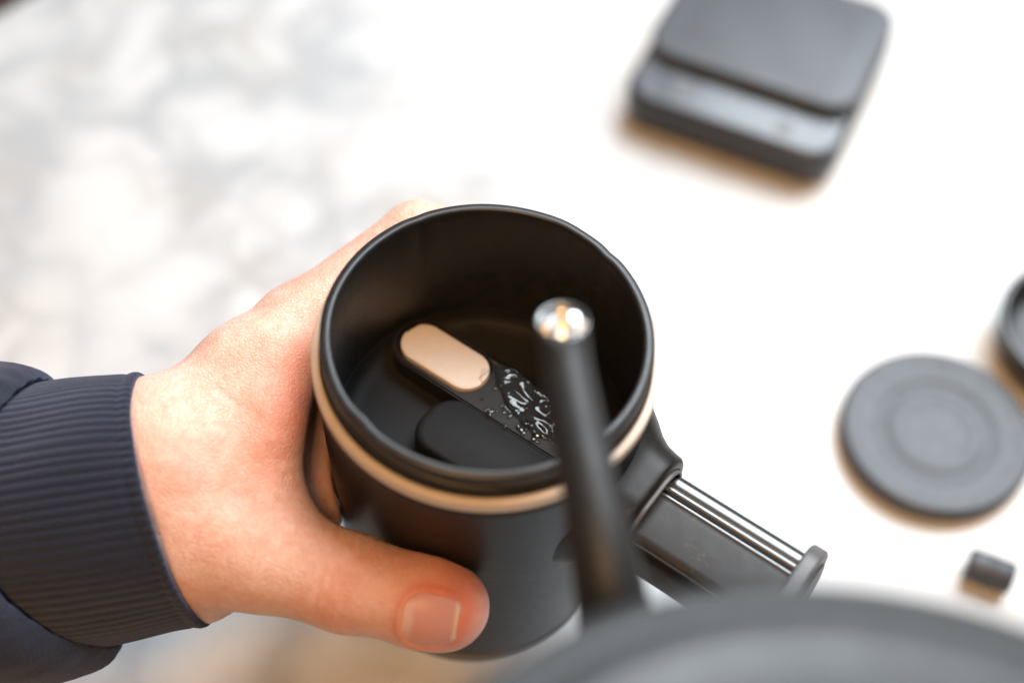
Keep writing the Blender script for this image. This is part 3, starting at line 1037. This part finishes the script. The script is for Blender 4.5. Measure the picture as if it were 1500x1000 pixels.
def sleeve_ring(s, h1, h2, puff):
    c = arm_axis(s); ring = []
    m_ = 240
    for k in range(m_):
        a = 2*math.pi*k/m_
        fold = 1.7*mnoise.noise(Vector((math.cos(a)*1.7, math.sin(a)*1.7, s*0.035)))+0.8*mnoise.noise(Vector((math.cos(a)*4.0, math.sin(a)*4.0, s*0.06+4)))
        gather = 0.25*math.sin(a*34+2.5*mnoise.noise(Vector((math.cos(a), math.sin(a), 1))))*max(0, 1-(s-28)/16)
        bow = -17*max(0, math.cos(a-1.2))**2*max(0, 1-(s-30)/90)
        h1_, h2_ = (h1-2.5, h2-2.5) if h1 > 40 else (h1, h2)
        ring.append(c+CD*bow+(math.cos(a)*WW*(h1_+puff*fold+gather)+math.sin(a)*WT*(h2_+puff*fold+gather)))
    return ring
rings = []
for s, h1, h2, p_ in ((s_-12 if s_ < 60 else s_, a_, b_, c_) for s_, a_, b_, c_ in ((46, 34.0, 28.5, 0.2), (41.0, 35.5, 30, 0.3), (38.6, 37.8, 32.5, .5), (38.2, 40.5, 35.2, .7), (40, 43.2, 38.2, .9), (44, 45.5, 41, 1), (50, 47, 43, 1.1), (58, 47.5, 44, 1.2),
                     (68, 47, 44, 1.3), (80, 46.5, 44, 1.3), (95, 47, 45, 1.3), (115, 48, 46, 1.3), (140, 49, 47, 1.2), (170, 50, 49, 1.1), (210, 52, 51, 1))):
    rings.append(sleeve_ring(s, h1, h2, p_))
v, f = loft(rings, False, True)
sl = obj('sleeve', v, f, 'fleece', person)
md = sl.modifiers.new('sub', 'SUBSURF'); md.levels = 1; md.render_levels = 1

# ================================================================== gooseneck kettle
KC = np.array([50., -156, 338.5]); KT = math.radians(29); KR = 63.0
KZ = np.array([0, math.sin(KT), math.cos(KT)]); KX = EX; KY = np.cross(KZ, KX)
kettle = thing('gooseneck_kettle', 'matte black gooseneck kettle tilted over the cup to pour', 'kettle', tuple(KC-KZ*112))
kf = (KC, KX, KY, KZ)
prof = [(0, -112), (66, -112), (70, -110.5), (71.5, -107), (71, -95), (KR+3, -30), (KR+1.0, -9)]
for i in range(9):
    a = math.pi/2*i/8
    prof.append((KR-5+5.5*math.cos(a), -5.5+5.5*math.sin(a)))
prof += [(KR-8.4, 0), (KR-9, -0.5), (KR-9.2, -4.5), (0, -4.5)]
v, f = lathe(prof, 128, kf); obj('body', v, f, 'kettle', kettle, sharp=45)
prof = [(KR-9.7, -4.2), (KR-9.7, -0.6), (KR-10.4, 0.3), (KR-14, 0.6), (KR-17, 0.2), (KR-20, -1.6), (KR-24, -2.6), (18, -2.6), (12, -2.4), (0, -2.4)]
v, f = lathe(prof, 128, kf); lid = obj('lid', v, f, 'kettle', kettle, sharp=45)
prof = [(0, -2.3), (7.5, -2.3), (6, 1), (5.5, 8), (9, 11), (12, 14), (12.5, 17), (11, 19.5), (0, 20)]
v, f = lathe(prof, 48, kf); obj('knob', v, f, 'mat_black', lid, sharp=45)
# spout: leaves the body low, swings forward and ends level, mouth open upwards
TIP = np.array([16.8, -28.0, 269.3])
path = bez([(40, -139, 205), (35.5, -120, 214), (29.5, -100.5, 236), (25, -82, 259), (21.5, -64, 266.5), (19.0, -47, 265.5), (17.3, -34, 265.5), (16.6, -26.5, 268.0), (16.3, -22, 274)], 80)
rad = [13.0-7.25*min(1, (i/80)/0.5)**0.8 for i in range(81)]
CN = nrm((-0.05, 0.22, 0.97)); CP = np.array([16.5, -25.5, 269.8])
outer = sweep(path, rad, 48, ref=(1, 0, 0), cut=(CP, CN))
inner = sweep(path, [r-0.7 for r in rad], 48, ref=(1, 0, 0), cut=(CP-CN*0.05, CN))
v, f = loft(outer, True, False); spout = obj('spout', v, f, 'spout', kettle)
mid = sweep(path, [r-0.35 for r in rad], 48, ref=(1, 0, 0), cut=(CP+CN*0.35, CN))
v, f = loft([outer[-1], mid[-1], inner[-1]], False, False); obj('spout_rim', v, f, 'rod', spout)
v, f = loft(inner[48:], False, False); obj('spout_lining', v, f, 'steel', spout)
# handle behind the body
HD = nrm(np.array([34., -132, 0])); hd = nrm(HD-KZ*(HD@KZ))
path = bez([KC-KZ*14+hd*60, KC-KZ*6+hd*78, KC-KZ*4+hd*100, KC-KZ*14+hd*116, KC-KZ*40+hd*118, KC-KZ*72+hd*112, KC-KZ*92+hd*106], 40)
v, f = loft(sweep(path, [6.5+2.0*math.sin(math.pi*min(1, i/40)) for i in range(41)], 24, ref=tuple(np.cross(hd, KZ)))); obj('handle', v, f, 'mat_black', kettle)
# water brimming in the mouth of the spout
er = np.array(inner[-1]); er[:, 2] = np.minimum(er[:, 2], 269.6)-0.35; ec = er.mean(0)
V = []; F4 = []
nr = 10
for i in range(nr+1):
    t = i/nr
    for q in er:
        V.append(ec+(q-ec)*(0.02+0.975*t)+EZ*(0.5*(1-t**3)-0.1+0.55*t*(1-t)*4*mnoise.noise(Vector((q-ec)*0.35*t))))
m_ = len(er)
for i in range(nr):
    for k in range(m_):
        k2 = (k+1) % m_
        F4.append((i*m_+k, i*m_+k2, (i+1)*m_+k2, (i+1)*m_+k))
F4.append(tuple(range(m_)))
wb = obj('spout_water', V, F4, 'water', loc=tuple(ec))
tag(wb, "clear water brimming in the kettle spout's open mouth", 'water')

# ================================================================== kitchen scale
SA = math.radians(-25.7)
SX = np.array([math.cos(SA), math.sin(SA), 0]); SY = np.array([-math.sin(SA), math.cos(SA), 0])
SC = np.array([0, 0, 0.])+SX*0
# front-left and front-right corners of the base
FL = np.array([49.6, 216.6, TZ])
W_, D_ = 92.0, 92.0
sc_c = FL+SX*(W_/2)+SY*(D_/2)
ks = thing('kitchen_scale', 'small black coffee scale with rounded square platform on the marble', 'scale', tuple(sc_c))
v, f = slab(W_/2, D_/2, 13, 3, 19, 3.0, (sc_c, SX, SY, EZ)); kb = obj('base', v, f, 'tin', ks, sharp=45)
v, f = slab(W_/2-2.5, D_/2-2.5, 11, 18.8, 19.7, 0.4, (sc_c, SX, SY, EZ)); obj('display_face', v, f, 'scale_face', ks, sharp=45)
pc = sc_c+SY*(D_/2-34-1.0)
v, f = slab(W_/2-0.5, 34, 13, 21.0, 26.0, 1.6, (pc, SX, SY, EZ)); pt = obj('platform', v, f, 'mat_black', ks, sharp=45)
v, f = slab(W_/2-9, 28, 8, 19.5, 21.2, 0.2, (pc, SX, SY, EZ)); obj('platform_post', v, f, 'mat_black', ks, sharp=45)
for q in range(14):
    cc_ = pc+SY*(-27+54*q/13)
    path = [cc_+SX*x+SY*(1.6*math.sin(x*0.16+q*0.5))+EZ*25.95 for x in np.linspace(-34, 34, 33)]
    v, f = loft(sweep(path, [0.30]*33, 8, ref=(0, 0, 1))); obj('ridge', v, f, 'mat_black', pt)
for sx_ in (-1, 1):
    for sy_ in (-1, 1):
        v, f = lathe([(0, 0), (6, 0), (6.5, 0.6), (6.5, 3.4), (0, 3.4)], 24, (sc_c+SX*sx_*(W_/2-12)+SY*sy_*(D_/2-12), EX, EY, EZ)); obj('foot', v, f, 'mat_black', ks, sharp=45)
# function buttons on the display strip
for bx_ in (-22, 22):
    v, f = lathe([(0, 0.4), (3.2, 0.4), (3.5, 0), (3.5, -0.6), (0, -0.6)], 32, (sc_c+SX*bx_-SY*(D_/2-10.5)+EZ*19.8, EX, EY, EZ)); obj('button', v, f, 'grey', ks, sharp=45)

# ================================================================== loose black lid, tin and cap
lc = np.array([157.5, 62.3, TZ]); LS = 0.8625
prof = [(0, 0.0), (36, 0.0), (38.5, 0.8), (39.4, 2.2), (39.5, 6.0), (38.7, 7.4), (37.2, 7.9), (35.4, 7.7), (33.0, 7.2), (27, 7.0), (25, 6.8), (23.4, 6.3), (21.5, 6.1), (20.0, 6.4), (18.4, 6.8), (15.5, 6.8), (14.0, 6.5), (9, 6.4), (0, 6.4)]
v, f = lathe([(r_*LS, z_) for r_, z_ in prof], 128, (lc, EX, EY, EZ))
o = obj('screw_lid', v, f, 'mat_black', loc=tuple(lc), sharp=50)
tag(o, 'flat round black lid with a stepped centre lying on the marble beside the small cap', 'lid')
tc_ = np.array([216.5, 100.0, TZ])
tin = thing('brew_basket', 'open black round cup standing behind the flat round lid', 'cup', tuple(tc_))
prof = [(0, 0), (26, 0), (28, 1), (29, 3), (30.2, 13), (31.2, 14.5), (31.4, 17), (30.6, 18), (29.4, 18), (28.8, 17), (27.2, 8), (25.5, 6), (0, 6)]
v, f = lathe(prof, 96, (tc_, EX, EY, EZ)); obj('wall', v, f, 'tin', tin, sharp=50)
prof = [(0, 6.2), (24, 6.2), (24.5, 7.0), (23, 7.6), (8, 8.6), (0, 8.8)]
v, f = lathe(prof, 64, (tc_, EX, EY, EZ)); obj('screen', v, f, 'mat_black', tin, sharp=50)
ca = math.radians(-24)
cx_ = np.array([math.cos(ca), math.sin(ca), 0]); cy_ = np.array([-math.sin(ca), math.cos(ca), 0])
cc = np.array([166.5, 8.0, TZ+5.75])
cap = thing('rubber_cap', 'tiny dark cylindrical cap lying on its side on the marble', 'cap', (166.5, 8.0, TZ))
fr = (cc, cy_, EZ, cx_)
prof = [(0, -7.6), (4.9, -7.6), (5.4, -7.0), (5.6, -5.9), (5.6, 6.5), (5.2, 7.4), (4.3, 7.6), (4.0, 7.4), (3.8, 2), (0, 2)]
v, f = lathe(prof, 48, fr); cb = obj('cap_body', v, f, 'mat_black', cap, sharp=50)
prof = [(5.4, -1.8), (5.72, -1.5), (5.72, 1.5), (5.4, 1.8)]
v, f = lathe(prof, 48, fr, close=True); obj('grip_band', v, f, 'mat_black', cap, sharp=50)
